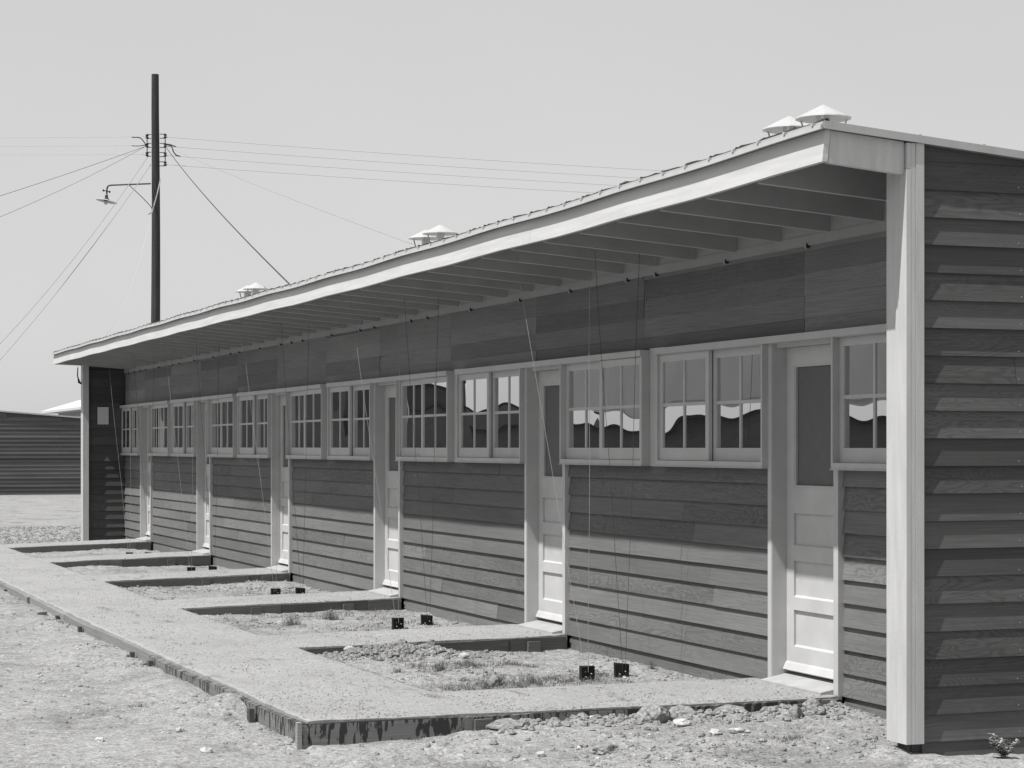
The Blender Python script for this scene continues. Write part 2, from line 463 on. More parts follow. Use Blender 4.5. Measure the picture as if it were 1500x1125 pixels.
# fascia in lengths
js = [8.935, 12.9, 17.4, 22.0, 26.9, 31.2, 34.70]
for a0, a1 in zip(js, js[1:]):
    mb = MB(); n = 8
    for i in range(n):
        a = a0 + (a1 - a0) * i / n; b = a0 + (a1 - a0) * (i + 1) / n
        if i == n - 1: b -= .002
        bo = rnd.uniform(0, .0)
        fb = lambda s: 1.377 + sg(s, 1.1)
        ft = lambda s: hr(s, 1.1) - .002
        mb.hexa([(a, 1.092, fb(a)), (b, 1.092, fb(b)), (b, 1.122, fb(b)), (a, 1.122, fb(a)), (a, 1.075, ft(a)), (b, 1.075, ft(b)), (b, 1.105, ft(b)), (a, 1.105, ft(a))])
    mb.build('fascia', M['fascia'], B)
# barge boards
for s in (8.937, 34.66):
    mb = MB()
    c, e = 1.088, .664
    mb.hexa([(s, c, 1.373 + sg(s, 1.1)), (s + .035, c, 1.373 + sg(s, 1.1)), (s + .035, e, 1.345), (s, e, 1.345),
             (s, c - .015, hr(s, c) - .004), (s + .035, c - .015, hr(s, c) - .004), (s + .035, e, hr(s, e) - .004), (s, e, hr(s, e) - .004)])
    mb.build('barge_board', M['white'], B)
# rafters
s = 9.68
while s < 34.4:
    mb = MB()
    b1 = 1.372 + sg(s, 1.1); b0 = b1 - .075 * 1.15
    mb.hexa([(s, 1.07, b1), (s + .04, 1.07, b1), (s + .04, -.058, b0), (s, -.058, b0), (s, 1.07, hr(s, 1.07) - .002), (s + .04, 1.07, hr(s, 1.07) - .002), (s + .04, -.058, hr(s, -.058) - .002), (s, -.058, hr(s, -.058) - .002)])
    mb.build('rafter', M['soffit'], B)
    if s > 9.7 or True:
        a = s + .042; bnd = min(s + .61 - .002, 34.55)
        mb = MB(); mb.box(a, bnd, -.055, -.022, 1.28 + sg(s, 0), hr(s, -.03) - .004); mb.build('rafter_blocking', M['blocking'], B)
    s += .61
mb = MB(); mb.box(9.11, 9.678, -.055, -.022, 1.28, hr(9.2, -.03) - .004); mb.build('rafter_blocking', M['blocking'], B)
# frieze board with small clips
mb = MB()
for i in range(42):
    a = 9.11 + i * .606; b = a + .606
    if b > 34.55: b = 34.55
    mb.hexa([(a, -.04, 1.225 + sg(a, 0)), (b, -.04, 1.225 + sg(b, 0)), (b, -.018, 1.225 + sg(b, 0)), (a, -.018, 1.225 + sg(a, 0)),
             (a, -.04, 1.285 + sg(a, 0)), (b, -.04, 1.285 + sg(b, 0)), (b, -.018, 1.285 + sg(b, 0)), (a, -.018, 1.285 + sg(a, 0))])
mb.build('frieze_board', M['blocking'], B)
s = 9.95
while s < 34.4:
    hh = 1.222 + sg(s, 0); o_ = (s, 0, hh)
    mb = MB(); mb.box(s, s + .03, -.028, -.010, hh - .016, hh + .004, 0); q = mb.build('frieze_clip', M['blocking'], B, o_)
    mb = MB(); mb.box(s - .006, s - .003, -.03, -.008, hh - .012, hh + .014, 0); mb.build('hook', M['iron'], q, o_)
    s += rnd.choice([.5, 1.1, 1.22, 1.05])

# header board over every window-door-window group
for k, m in enumerate(MODS):
    a = max(m - 2.43, 9.11); mb = MB(); mb.box(a, min(m + 1.6, 34.54), -.03, .052, .645, .688); mb.build('header_board', M['trim'], B)

# windows --------------------------------------------------------------
def sash(parent, s0, s1, f, org, name='sash'):
    mb = MB(); b = f - .026; h0, h1 = -.09, .64; st = .05; bt = .085; tp = .05
    mb.box(s0, s0 + st, b, f, h0, h1); mb.box(s1 - st, s1, b, f, h0, h1)
    mb.box(s0 + st, s1 - st, b, f, h0, h0 + bt); mb.box(s0 + st, s1 - st, b, f, h1 - tp, h1)
    c = (s0 + s1) / 2; w = .011; hm = (h0 + bt + h1 - tp) / 2
    mb.box(c - w, c + w, b + .006, f - .003, h0 + bt, hm - w); mb.box(c - w, c + w, b + .006, f - .003, hm + w, h1 - tp)
    mb.box(s0 + st, s1 - st, b + .006, f - .0025, hm - w, hm + w)
    o = mb.build(name, M['trim'], parent, org)
    mb = MB()
    for a, e in ((s0 + st, c - w), (c + w, s1 - st)):
        for g, i in ((h0 + bt, hm - w), (hm + w, h1 - tp)):
            mb.box(a, e, f - .013, f - .010, g, i)
    mb.build('pane', M['glass'], o, org)
    return o
def window(name, s0, s1, kind, org, parent):
    mb = MB(); t = .02
    mb.box(s0, s0 + t, -.12, .04, -.128, .645); mb.box(s1 - t, s1, -.12, .04, -.128, .645)
    mb.box(s0 + t, s1 - t, -.12, .0398, -.128, -.092); mb.box(s0 + t, s1 - t, -.12, .02, .641, .66)
    mb.box(s0 - .004, s1 + .004, -.02, .048, -.134, -.1285)
    o = mb.build(name, M['trim'], parent, org)
    mid = (s0 + s1) / 2
    if kind == 'pair':   # far sash slid in front
        sash(o, mid, s1 - t, .020, org); sash(o, s0 + t, mid + .01, -.014, org)
    else:
        sash(o, s0 + t, mid + .02, .026, org); sash(o, mid - .02, s1 - t, -.006, org)
    return o
org = (MODS[0], 0, 0)
wa = window('window', MODS[0] - 2.43, MODS[0] - .87, 'single', org, B)
wb = window('window', MODS[0], MODS[0] + 1.6, 'pair', org, B)
WA = [wa]; WB = [wb]
for k in range(1, 6):
    WA.append(copy_tree(wa, dW(4.27 * k), B)); WB.append(copy_tree(wb, dW(4.27 * k), B))
# curtains hung inside some windows
def curtain(win, s0, s1, h0, h1, seed):
    mb = MB(); n = 26; r = random.Random(seed)
    ph = r.random() * 6
    for i in range(n):
        a = s0 + (s1 - s0) * i / n; b = s0 + (s1 - s0) * (i + 1) / n
        fa = -.2 + .014 * math.sin(i * 1.4 + ph); fb = -.2 + .014 * math.sin((i + 1) * 1.4 + ph)
        mb.hexa([(a, fa, h0), (b, fb, h0), (b, fb - .003, h0), (a, fa - .003, h0), (a, fa, h1), (b, fb, h1), (b, fb - .003, h1), (a, fa - .003, h1)])
    mb.build('curtain', M['curtain'], win, org)
for k, w_, sp in ((2, 'A', (.3, .9)), (3, 'B', (.5, .85)), (3, 'A', (.1, .4)), (4, 'B', (.0, .35)), (4, 'A', (.35, .7)), (5, 'A', (.05, .5)), (5, 'B', (.6, 1)), (1, 'B', (.85, 1))):
    m = MODS[k]; base = m - 2.43 if w_ == 'A' else m
    curtain((WA if w_ == 'A' else WB)[k], base + 1.56 * sp[0], base + 1.56 * sp[1], -.1, .63, k * 7 + len(w_))

# doors -----------------------------------------------------------------
def make_door(m):
    org = (m, 0, 0)
    mb = MB(); a, b = m - .828, m - .062; f = -.10; bk = -.14; st = .095
    H0, H1 = -1.395, .618
    panels = [(-.25, .51), (-.61, -.41), (-.93, -.705), (-1.237, -1.01)]
    mb.box(a, a + st, bk, f, H0, H1); mb.box(b - st, b, bk, f, H0, H1)
    edges = [H0] + [x for p in reversed(panels) for x in p] + [H1]
    for i in range(0, len(edges), 2): mb.box(a + st, b - st, bk, f, edges[i], edges[i + 1])
    for (p0, p1) in panels[1:]:
        mb.box(a + st, b - st, bk, f - .016, p0, p1)
        # sloped bottom moulding
        mb.hexa([(a + st, f - .016, p0), (b - st, f - .016, p0), (b - st, f, p0), (a + st, f, p0), (a + st, f - .016, p0 + .012), (b - st, f - .016, p0 + .012), (b - st, f - .002, p0 + .002), (a + st, f - .002, p0 + .002)])
    # stops round the upper light
    p0, p1 = panels[0]; w = .014
    mb.box(a + st, a + st + w, f - .02, f - .004, p0, p1); mb.box(b - st - w, b - st, f - .02, f - .004, p0, p1)
    mb.box(a + st + w, b - st - w, f - .02, f - .004, p0, p0 + w); mb.box(a + st + w, b - st - w, f - .02, f - .004, p1 - w, p1)
    # weather strip at the foot
    mb.hexa([(a, f, H0 + .012), (b, f, H0 + .012), (b, f + .028, H0 + .012), (a, f + .028, H0 + .012), (a, f, H0 + .062), (b, f, H0 + .062), (b, f + .010, H0 + .05), (a, f + .010, H0 + .05)])
    o = mb.build('door', M['door'], B, org)
    mb = MB(); mb.box(a + st, b - st, f - .034, f - .022, p0, p1); mb.build('door_screen', M['screen'], o, org)
    mb = MB(); mb.lathe((a + .05, f, -.36), [(.0, .0)], 3)
    mb = MB(); mb.box(a + .04, a + .075, f, f + .004, -.352, -.342); mb.build('keyhole', M['iron'], o, org)
    mb = MB()
    mb.box(m - .06, m, -.15, .0, -1.46, .645); mb.box(m - .885, m - .83, -.15, .0, -1.46, .645)
    mb.box(m - .055, m - .025, .0, .004, -1.45, .645)
    mb.box(m - .83, m - .06, -.15, -.03, .62, .645)
    fr = mb.build('door_frame', M['trim'], B, org)
    mb = MB()
    mb.hexa([(m - .829, -.15, -1.47), (m - .061, -.15, -1.47), (m - .061, .085, -1.48), (m - .829, .085, -1.48), (m - .829, -.15, -1.402), (m - .061, -.15, -1.402), (m - .061, .085, -1.445), (m - .829, .085, -1.445)])
    sl = mb.build('door_sill', M['sill'], B, org)
    return o, fr, sl
dset = make_door(MODS[0])
for k in range(1, 6):
    for o in dset: copy_tree(o, dW(4.27 * k), B)

# roof vents --------------------------------------------------------------
def vent(s, hap):
    d = -1.25; org = (s, d, 1.36)
    mb = MB(); hb = 1.33 ; mb.lathe((s, d, 0), [(.0, 1.34), (.052, 1.34), (.045, hap - .12), (.05, hap - .12), (.05, hap - .07), (0, hap - .07)], 14)
    o = mb.build('roof_vent', M['metal'], B, org)
    mb = MB(); n = 10
    mb.lathe((s, d, 0), [(.0, hap), (.012, hap - .003), (.2, hap - .096), (.203, hap - .104), (.198, hap - .102), (.01, hap - .012), (0, hap - .012)], 14)
    mb.build('cap', M['metal'], o, org)
    for k in range(3):
        a = .5 + k * 2 * math.pi / 3
        mb = MB(); c, sn = math.cos(a), math.sin(a)
        t = (-sn * .009, c * .009)
        p0 = (s + .185 * c, d + .185 * sn, hap - .100); p1 = (s + .1 * c, d + .1 * sn, hap - .36)
        q = lambda p, e, g: (p[0] + t[0] * e + c * g, p[1] + t[1] * e + sn * g, p[2])
        mb.hexa([q(p1, -1, 0), q(p1, 1, 0), q(p1, 1, .004), q(p1, -1, .004), q(p0, -1, 0), q(p0, 1, 0), q(p0, 1, .004), q(p0, -1, .004)])
        mb.build('strap', M['metal'], o, org)
    return o
for k in range(3):
    vent(13.19 + 8.6 * k, 2.455); vent(13.70 + 8.6 * k, 2.45)

# ------------------------------------------------------------------ paths
def hmain(s):
    T = [(10.6, -1.453), (15, -1.482), (19.3, -1.50), (27.9, -1.512), (60, -1.53)]
    if s <= T[0][0]: return T[0][1]
    for (a, x), (b, y) in zip(T, T[1:]):
        if s <= b: return x + (y - x) * (s - a) / (b - a)
    return T[-1][1]
def hpath(s, d):
    t = max(0, min(1, (d - .1) / 2.04)); return -1.458 * (1 - t) + hmain(s) * t
DI, DO = 2.14, 3.22
def nz(x, y, sc, seed=0): return noise.noise(Vector((x * sc, y * sc, seed)))
def build_path():
    ss = set()
    x = 10.72
    while x < 48: ss.add(round(x, 4)); x += .05 if x < 24 else .1
    for m in MODS:
        for q in (m - .93, m + .16):
            ss = {v for v in ss if abs(v - q) > .02}; ss.add(round(q, 4))
    ss = sorted(ss); ds = [DI * i / 54 for i in range(55)] + [DI + (DO - DI) * i / 27 for i in range(1, 28)]
    def inside(s, d): return d > DI or any(m - .93 < s < m + .16 for m in MODS)
    idx = {}; mb = MB(); cells = {}
    def vid(i, j):
        if (i, j) not in idx:
            s, d = ss[i], ds[j]; idx[(i, j)] = len(mb.v)
            mb.v.append((s, d, hpath(s, d) + .006 * nz(s, d, 2.3) + .003 * nz(s, d, 14, 3)))
        return idx[(i, j)]
    for i in range(len(ss) - 1):
        for j in range(len(ds) - 1):
            if inside((ss[i] + ss[i + 1]) / 2, (ds[j] + ds[j + 1]) / 2):
                cells[(i, j)] = 1; mb.f.append((vid(i, j), vid(i + 1, j), vid(i + 1, j + 1), vid(i, j + 1)))
    low = {}
    def lid(k):
        if k not in low: s, d, h = mb.v[k]; low[k] = len(mb.v); mb.v.append((s, d, h - .3))
        return low[k]
    for (i, j) in list(cells):
        for di, dj, a, b in ((-1, 0, (i, j + 1), (i, j)), (1, 0, (i + 1, j), (i + 1, j + 1)), (0, -1, (i, j), (i + 1, j)), (0, 1, (i + 1, j + 1), (i, j + 1))):
            if (i + di, j + dj) not in cells:
                A, Bv = idx[a], idx[b]; mb.f.append((Bv, A, lid(A), lid(Bv)))
    # ragged inner edge of the main path
    for (i, j), k in idx.items():
        if abs(ds[j] - DI) < 1e-6 and not any(m - .95 < ss[i] < m + .18 for m in MODS):
            s, d, h = mb.v[k]; q = .03 * nz(s, d, 4, 7) + .015 * nz(s, d, 13, 7); mb.v[k] = (s, d - abs(q), h - .012)
            if k in low: mb.v[low[k]] = (s, d - abs(q), h - .3)
    for (i, j), k in idx.items():
        s, d, h = mb.v[k]
        if abs(ds[j] - DO) < 1e-6: mb.v[k] = (s, d - .004 + .022 * max(0, nz(s, d, 5, 17)) + .010 * nz(s, d, 17, 7), h - .004 - .010 * max(0, nz(s, d, 3, 19)))
        elif d > DO - .2 : mb.v[k] = (s, d, h - .006 * max(0, nz(s, d, 3, 19)))
        elif any(abs(ss[i] - (m - .93)) < 1e-6 for m in MODS) and .05 < d and (d < DI or ss[i] < 10.75): mb.v[k] = (s - .012 * max(0, nz(s, d, 6, 17)) - .006 * nz(s, d, 19, 7), d, h - .003)
    mb.m = [0] * len(mb.f); mb.t = [(.5, .5)] * len(mb.f)
    o = mb.build('path', M['gravel']); tag(o, 'pale fine gravel path with cross paths to the doors', kind='structure')
    for p in o.data.polygons: p.use_smooth = abs(p.normal.z) > .5
build_path()

# edging boards ------------------------------------------------------------
names = ['nearest', 'second', 'third', 'fourth', 'fifth', 'sixth and farthest']
def cross_edging(k, m):
    a = m - .93; dend = DO + .0 if k == 0 else DI - .01
    t = empty('path_edging', (a, 1.0, -1.56), 'wooden edge board on the near side of the %s cross path' % names[k] if k else 'tar-streaked wooden edge board along the near side of the nearest cross path', 'edging', 'board edgings of the gravel paths')
    cuts = [.02, .32, 2.28, dend] if k == 0 else ([.02, .5, dend] if k % 2 else [.02, .35, 1.2, dend])
    r = random.Random(k)
    for c, e in zip(cuts, cuts[1:]):
        mb = MB(); n = 10; tone = (r.uniform(.4, .6), r.random()); off = r.uniform(-.006, .006)
        for i in range(n):
            x = c + (e - c) * i / n; y = c + (e - c) * (i + 1) / n - (.004 if i == n - 1 else 0)
            hx = hpath(a, x) - .012 + .003 * math.sin(x * 5); hy = hpath(a, y) - .012 + .003 * math.sin(y * 5)
            bd = .17 if k == 0 else .115
            mb.hexa([(a - .038 + off, x, hx - bd), (a - .002, x, hx - bd), (a - .002, y, hy - bd), (a - .038 + off, y, hy - bd),
                     (a - .038 + off, x, hx), (a - .002, x, hx), (a - .002, y, hy), (a - .038 + off, y, hy)], 0, tone)
        mb.build('board', M['tar'] if k == 0 else M['edge'], t)
    for ds in ([2.25, .3] if k == 0 else [.55, 1.45] if k % 2 == 0 else [.30, 1.6 - .2 * k]):
        mb = MB(); h = hpath(a, ds) - (.02 if k else .014); mb.box(a - .075, a - .046, ds - .05, ds + .05, h - .26, h - r.uniform(0, .02), 0, (.55, r.random())); mb.build('stake', M['edge'], t)
for k, m in enumerate(MODS): cross_edging(k, m)
# outer edging of the main path, in boards that heave a little
t = empty('path_edging', (20, DO, -1.56), 'long run of weathered edge boards along the outer side of the main gravel path', 'edging', 'board edgings of the gravel paths')
r = random.Random(11); s = MODS[0] - .965; first = True
while s < 47:
    L = r.uniform(1.6, 2.4); e = s + L; mb = MB(); n = 12; tone = (r.uniform(.45, .65), r.random()); o0 = r.uniform(-.02, .03); o1 = r.uniform(-.02, .03)
    dip = r.uniform(-.008, .03)
    if first: o0 = 0
    for i in range(n):
        x = s + L * i / n; y = s + L * (i + 1) / n - (.006 if i == n - 1 else 0)
        ox = o0 + (o1 - o0) * i / n; oy = o0 + (o1 - o0) * (i + 1) / n
        hx = hmain(x) - .010 - dip * math.sin(math.pi * i / n); hy = hmain(y) - .010 - dip * math.sin(math.pi * (i + 1) / n)
        d0 = DO + .002
        mb.hexa([(x, d0, hx - .17), (y, d0, hy - .17), (y, d0 + .036 + max(0, oy), hy - .17), (x, d0 + .036 + max(0, ox), hx - .17), (x, d0, hx), (y, d0, hy), (y, d0 + .036 + max(0, oy), hy), (x, d0 + .036 + max(0, ox), hx)], 0, tone)
    mb.build('board', M['tar'] if s < 13 else M['raw'], t)
    if r.random() < .8:
        x = s + r.uniform(.1, L - .1); mb = MB(); h = hmain(x) - .035; mb.box(x - .03, x + .035, DO + .06, DO + .09, h - .25, h, 0, (.4, r.random())); mb.build('stake', M['edge'], t)
    s = e; first = False
mb = MB(); mb.box(MODS[0] - .972, MODS[0] - .93, DO + .04, DO + .065, -1.66, -1.455, 0, (.7, .3)); mb.build('stake', M['raw'], t)
# ------------------------------------------------------------------ ground
def gauss(x, y, cx, cy, rx, ry): return math.exp(-((x - cx) / rx) ** 2 - ((y - cy) / ry) ** 2)
MOUNDS = [(10.55, 2.35, .08, .18, .03), (10.56, 1.62, .07, .3, .045), (10.57, .95, .06, .22, .045), (10.56, .5, .07, .12, .04), (9.05, .62, .25, .25, .035), (10.5, 2.05, .14, .16, .035), (10.5, 1.25, .12, .14, .03), (10.5, .75, .10, .14, .03), (10.45, .12, .2, .14, .04), (10.1, 1.5, .3, .5, .02), (12.45, 1.0, .12, .3, .03), (13.4, 1.7, .2, .2, .03),(10.40, 1.9, .22, .35, .03), (10.35, 1.0, .3, .5, .035), (10.42, .3, .3, .25, .045), (10.3, 2.6, .3, .35, .03), (9.6, .9, .5, .6, .03),
          (14.8, 1.6, .18, .35, .075), (14.78, .45, .12, .45, -.045), (19.0, .5, .15, .5, -.03), (14.75, 1.25, .15, .3, .045), (13.6, 1.2, .4, .3, .03), (12.2, 1.2, .2, .5, .03),
          (13.2, .2, .8, .15, .045), (17.5, .2, .9, .15, .04), (17.2, .45, .4, .2, .03), (19.0, .6, .15, .4, .04), (23.2, .5, .2, .5, .05),
          (12.05, 3.40, .22, .3, .085), (12.2, 3.30, .08, .12, .05), (13.4, 3.42, .5, .2, .06), (14.0, 3.36, .2, .12, .04), (14.6, 3.45, .3, .2, .05), (16.2, 3.5, .9, .25, .06), (18.5, 3.45, .5, .2, .07), (20.5, 3.5, 1.2, .25, .07), (23.5, 3.5, 1.5, .3, .07), (27.3, 1.6, .15, .5, .05), (31.7, .8, .2, .7, .05)]
INPATH = lambda s, d: (10.68 < s < 60 and DI < d < DO + .02) or (-.1 < d <= DI and any(m - .95 < s < m + .16 for m in MODS))
def gh(s, d):
    near = 1 if (7 < s < 45 and -1 < d < 9) else 0
    b = -1.553 - .0022 * max(0, min(s, 40) - 10)
    if s > 60 or abs(d) > 12: b -= 0
    z = b
    if near:
        for (a, c, rx, ry, am) in MOUNDS: z += am * gauss(s, d, a, c, rx, ry)
        z += .018 * nz(s, d, 1.1, 5) + .014 * nz(s, d, 3.7, 2)
        rub = max(0, nz(s, d, .9, 9) + .25)
        if d < 2.1 or s < 10.7: rub += .55
        z += rub * (.016 * nz(s, d, 9, 1) + .012 * abs(nz(s, d, 21, 4)) + .005 * nz(s, d, 47, 8))
        if .9 < d < 9 and d > DO: z -= .02
        if s < 10.7: z -= .03 * max(0, 1 - abs(d - 2.9) / .9)
        z = min(z, hpath(s, d) - .03 if INPATH(s, d) else 9)
    elif abs(s) < 400: z += .05 * nz(s, d, .12, 5)
    return z
def axis(segs):
    out = []
    for a, b, st in segs:
        x = a
        while x < b - 1e-6: out.append(x); x += st
    out.append(segs[-1][1]); return out
sa = axis([(-1500, -100, 350), (-100, 0, 25), (0, 8, 2), (8, 9.4, .05), (9.4, 16, .028), (16, 22, .05), (22, 36, .09), (36, 48, .4), (48, 100, 4), (100, 400, 50), (400, 2400, 400)])
da = axis([(-1500, -100, 350), (-100, -10, 15), (-10, -.4, 2.4), (-.4, 3.9, .035), (3.9, 5.5, .08), (5.5, 9, .3), (9, 60, 8), (60, 400, 85), (400, 1600, 400)])
mb = MB()
for s in sa:
    for d in da: mb.v.append((s, d, gh(s, d)))
nd = len(da)
for i in range(len(sa) - 1):
    for j in range(nd - 1):
        a = i * nd + j; mb.f.append((a, a + nd, a + nd + 1, a + 1))
mb.m = [0] * len(mb.f); mb.t = [(.5, .5)] * len(mb.f)
g = mb.build('ground', M['dirt'], recalc=False, smooth=True)
# make normals point up
me = g.data
if me.polygons[0].normal.z < 0:
    me.flip_normals()
tag(g, 'pale sandy dirt ground with crumbs and scuffs', kind='structure')

# ------------------------------------------------------------------ clods, rocks
def rock(name, s, d, w, l, h, mat, label, cat, group, seed, sink=.25, rot=0):
    bm = bmesh.new(); bmesh.ops.create_icosphere(bm, subdivisions=3, radius=1)
    for v in bm.verts:
        n = v.co.normalized(); k = 1 + .35 * noise.noise(n * 1.3 + Vector((seed, 0, 0))) + .16 * noise.noise(n * 3.5 + Vector((0, seed, 0))) + .07 * noise.noise(n * 9 + Vector((0, 0, seed)))
        v.co = Vector((n.x * w * k, n.y * l * k, n.z * h * k))
    me = bpy.data.meshes.new(name); bm.to_mesh(me); bm.free(); me.materials.append(mat)
    o = bpy.data.objects.new(name, me); C.objects.link(o); o.location = W(s, d, gh(s, d) + h * (1 - 2 * sink) * .8); o.rotation_euler = (0, 0, rot)
    return tag(o, label, cat, group)
def gpix(x, y, h=-1.55):
    z = 3050 * (-h) / (y - 655); p = PX(x, y, z); return p[0], p[1]
G1 = 'clods and stones lying about the paths'
RK = [  # x, y, half sizes, kind, label
    (723, 1003, .045, .05, .05, 0, 'dark angular clod at the grassy edge just behind the nearest cross path'),
    (885, 1086, .055, .075, .028, 0, 'long flat clod lying alone on the dirt in front of the nearest cross path'),
    (956, 1053, .075, .09, .045, 0, 'large rounded clod against the edge board, left of the broken gap'),
    (998, 1046, .06, .09, .04, 0, 'big crumbly clod leaning over the broken spot in the nearest edge board'),
    (1072, 1043, .05, .075, .035, 0, 'squat pale clod heap below the nearest edge board, in its middle right'),
    (1166, 1046, .035, .035, .04, 0, 'dark-sided lump in the dirt pile below the nearest door'),
    (1190, 1036, .05, .075, .035, 0, 'broad clod pressed against the edge board under the nearest door'),
    (1201, 1045, .028, .035, .022, 0, 'small dark lump at the foot of the dirt pile under the nearest door'),
    (1083, 1066, .03, .05, .014, 1, 'flat white chip of stone in the dirt, rightmost of the bright chips'),
    (1000, 1062, .04, .045, .02, 1, 'bright white stone by the big clod, leftmost of the bright chips'),
    (1048, 1071, .03, .035, .013, 1, 'thin white chip lying between the two brighter stones'),
    (853, 1080, .022, .03, .014, 0, 'egg-sized dark clod just behind the long flat one'),
    (792, 1092, .022, .025, .014, 1, 'small white pebble on bare dirt at the bottom middle'),
    (740, 1062, .05, .09, .03, 0, 'crumbly clod at the left end of the dirt pile by the edge board'),
    (765, 1064, .03, .04, .025, 0, 'fist-sized clod in the middle of the small pile by the edge board'),
    (868, 1052, .022, .03, .02, 1, 'pale stone resting on the top of the edge board dirt, right of the pile'),
    (662, 1017, .016, .018, .018, 0, 'round dark pebble at the front corner of the grassy bed'),
    (677, 1017, .018, .02, .018, 0, 'round grey pebble beside the dark one at the corner of the grassy bed'),
    (552, 958, .035, .05, .035, 0, 'upright clod on the rubble along the second cross path, farthest left'),
    (580, 956, .045, .06, .04, 0, 'large clod in the rubble heap along the second cross path'),
    (632, 958, .03, .045, .035, 0, 'clod at the right part of the rubble along the second cross path'),
    (680, 962, .03, .04, .02, 1, 'pale stone at the right end of the rubble along the second cross path'),
    (505, 958, .025, .04, .02, 1, 'pale stone at the left end of the rubble by the second cross path'),
    (342, 1021, .045, .06, .04, 1, 'pale stone tumbled at the break in the main path edging'),
    (264, 1063, .02, .03, .016, 1, 'white chip on the open dirt left of the main path, upper of two'),
    (146, 1080, .022, .03, .014, 1, 'white chip on the open dirt near the lower left corner'),
    (302, 1094, .025, .03, .014, 1, 'white chips near the bottom edge, left of the path corner'),
    (210, 971, .018, .026, .012, 0, 'dark crumb beside the main path edging, left part'),
    (62, 899, .035, .05, .022, 0, 'flat dark clod by the main path edging near the left border'),
    (185, 961, .018, .026, .013, 0, 'dark crumb close to the main path edging, beside the third board'),
]
for i, (x, y, w, l, h, kd, lab) in enumerate(RK):
    s, d = gpix(x, y, -1.50 if x > 560 and y > 1025 else -1.55)
    if INPATH(s, d) and s < 12: s = 10.66 - w
    if INPATH(s, d) and d < DI: s = 14.93 - w
    w, l, h = w * 1.1, l * 1.1, h * 1.25
    rock('stone' if kd else 'dirt_clod', s, d, w, l, h, M['palerock'] if kd else M['clod'], lab, 'stone' if kd else 'clod', G1, i * 3.7 + 1, .22, i * .7)

# uncountable crumbs and pebbles
def crumbs(name, n, region, size, mat, label, seed, ok):
    r = random.Random(seed); mb = MB(); c = 0
    while c < n:
        s, d = region(r)
        if not ok(s, d): continue
        c += 1; q = size(r); h = (hpath(s, d) if INPATH(s, d) else gh(s, d)) + q * .25
        an = r.random() * 6; n5 = 6; i = len(mb.v); fl = r.uniform(.65, 1.0)
        for rad, hz in ((.8, -.6), (1.0, -.1), (.6, .5)):
            for k in range(n5):
                a = an + k * 6.283 / n5; q_ = q * rad * r.uniform(.75, 1.2)
                mb.v.append((s + q_ * math.cos(a), d + q_ * math.sin(a), h + q * fl * (hz + r.uniform(-.18, .18))))
        mb.v.append((s, d, h + q * fl * r.uniform(.55, .75)))
        for L_ in (0, n5):
            for k in range(n5):
                k2 = (k + 1) % n5; mb.f.append((i + L_ + k, i + L_ + k2, i + L_ + n5 + k2, i + L_ + n5 + k))
        for k in range(n5): mb.f.append((i + 2 * n5 + k, i + 2 * n5 + (k + 1) % n5, i + 3 * n5))
        mb.m += [0] * (3 * n5); mb.t += [(.5, .5)] * (3 * n5)
    o = mb.build(name, mat); tag(o, label, kind='stuff'); return o
notp = lambda s, d: not INPATH(s, d)
clus = lambda sc, th, sd: (lambda s, d: notp(s, d) and nz(s, d, sc, sd) > th)
crumbs('dirt_crumbs', 5200, lambda r: (r.uniform(9.0, 24), r.uniform(-.02, 2.15)), lambda r: .004 + .016 * r.random() ** 4, M['clod'], 'loose crumbs of dry earth in the beds', 1, clus(1.2, -.12, 3))
crumbs('dirt_crumbs', 1000, lambda r: (r.uniform(9.0, 10.66), r.uniform(-.0, 3.0)), lambda r: .003 + .026 * r.random() ** 9, M['clod'], 'loose crumbs of dry earth in front of the nearest cross path', 2, clus(2, -.2, 6))
crumbs('dirt_crumbs', 1800, lambda r: (r.uniform(9.5, 24), DO + .06 + r.random() ** 2.4 * 2.6), lambda r: .003 + .016 * r.random() ** 5, M['clod'], 'loose crumbs of dry earth beyond the main path', 3, clus(1.3, .0, 4))
crumbs('rubble', 900, lambda r: (r.gauss(14.72, .08), r.uniform(.6, 2.1)), lambda r: .008 + .024 * r.random() ** 2, M['clod'], 'broken clods heaped along the second cross path', 4, notp)
crumbs('rubble', 600, lambda r: (r.gauss(10.5, .1), r.uniform(.1, 2.2)), lambda r: .008 + .02 * r.random() ** 2, M['clod'], 'broken clods heaped along the nearest edge board', 5, notp)
crumbs('pale_chips', 900, lambda r: (r.uniform(9.1, 20), r.uniform(0, 5)), lambda r: .004 + .011 * r.random() ** 3, M['palerock'], 'scattered pale stone chips', 6, clus(.9, .05, 12))
crumbs('path_pebbles', 5000, lambda r: (10.75 + 22 * r.random() ** 1.6, r.uniform(.1, 3.2)), lambda r: .003 + .004 * r.random(), M['gravel'], 'loose pebbles on the gravel paths', 7, lambda s, d: INPATH(s, d))
crumbs('gravel', 3500, lambda r: (r.uniform(34.9, 43), r.uniform(-2.5, 2.1)), lambda r: .01 + .022 * r.random() ** 2, M['clod'], 'coarse gravel spread beyond the far end of the building', 8, notp)
crumbs('edge_gravel', 2200, lambda r: (MODS[0] - .93 - r.random() * .035, r.uniform(.05, 3.2)), lambda r: .004 + .006 * r.random(), M['gravel'], 'gravel grains spilling over the nearest edge board', 9, lambda s, d: False) if False else None

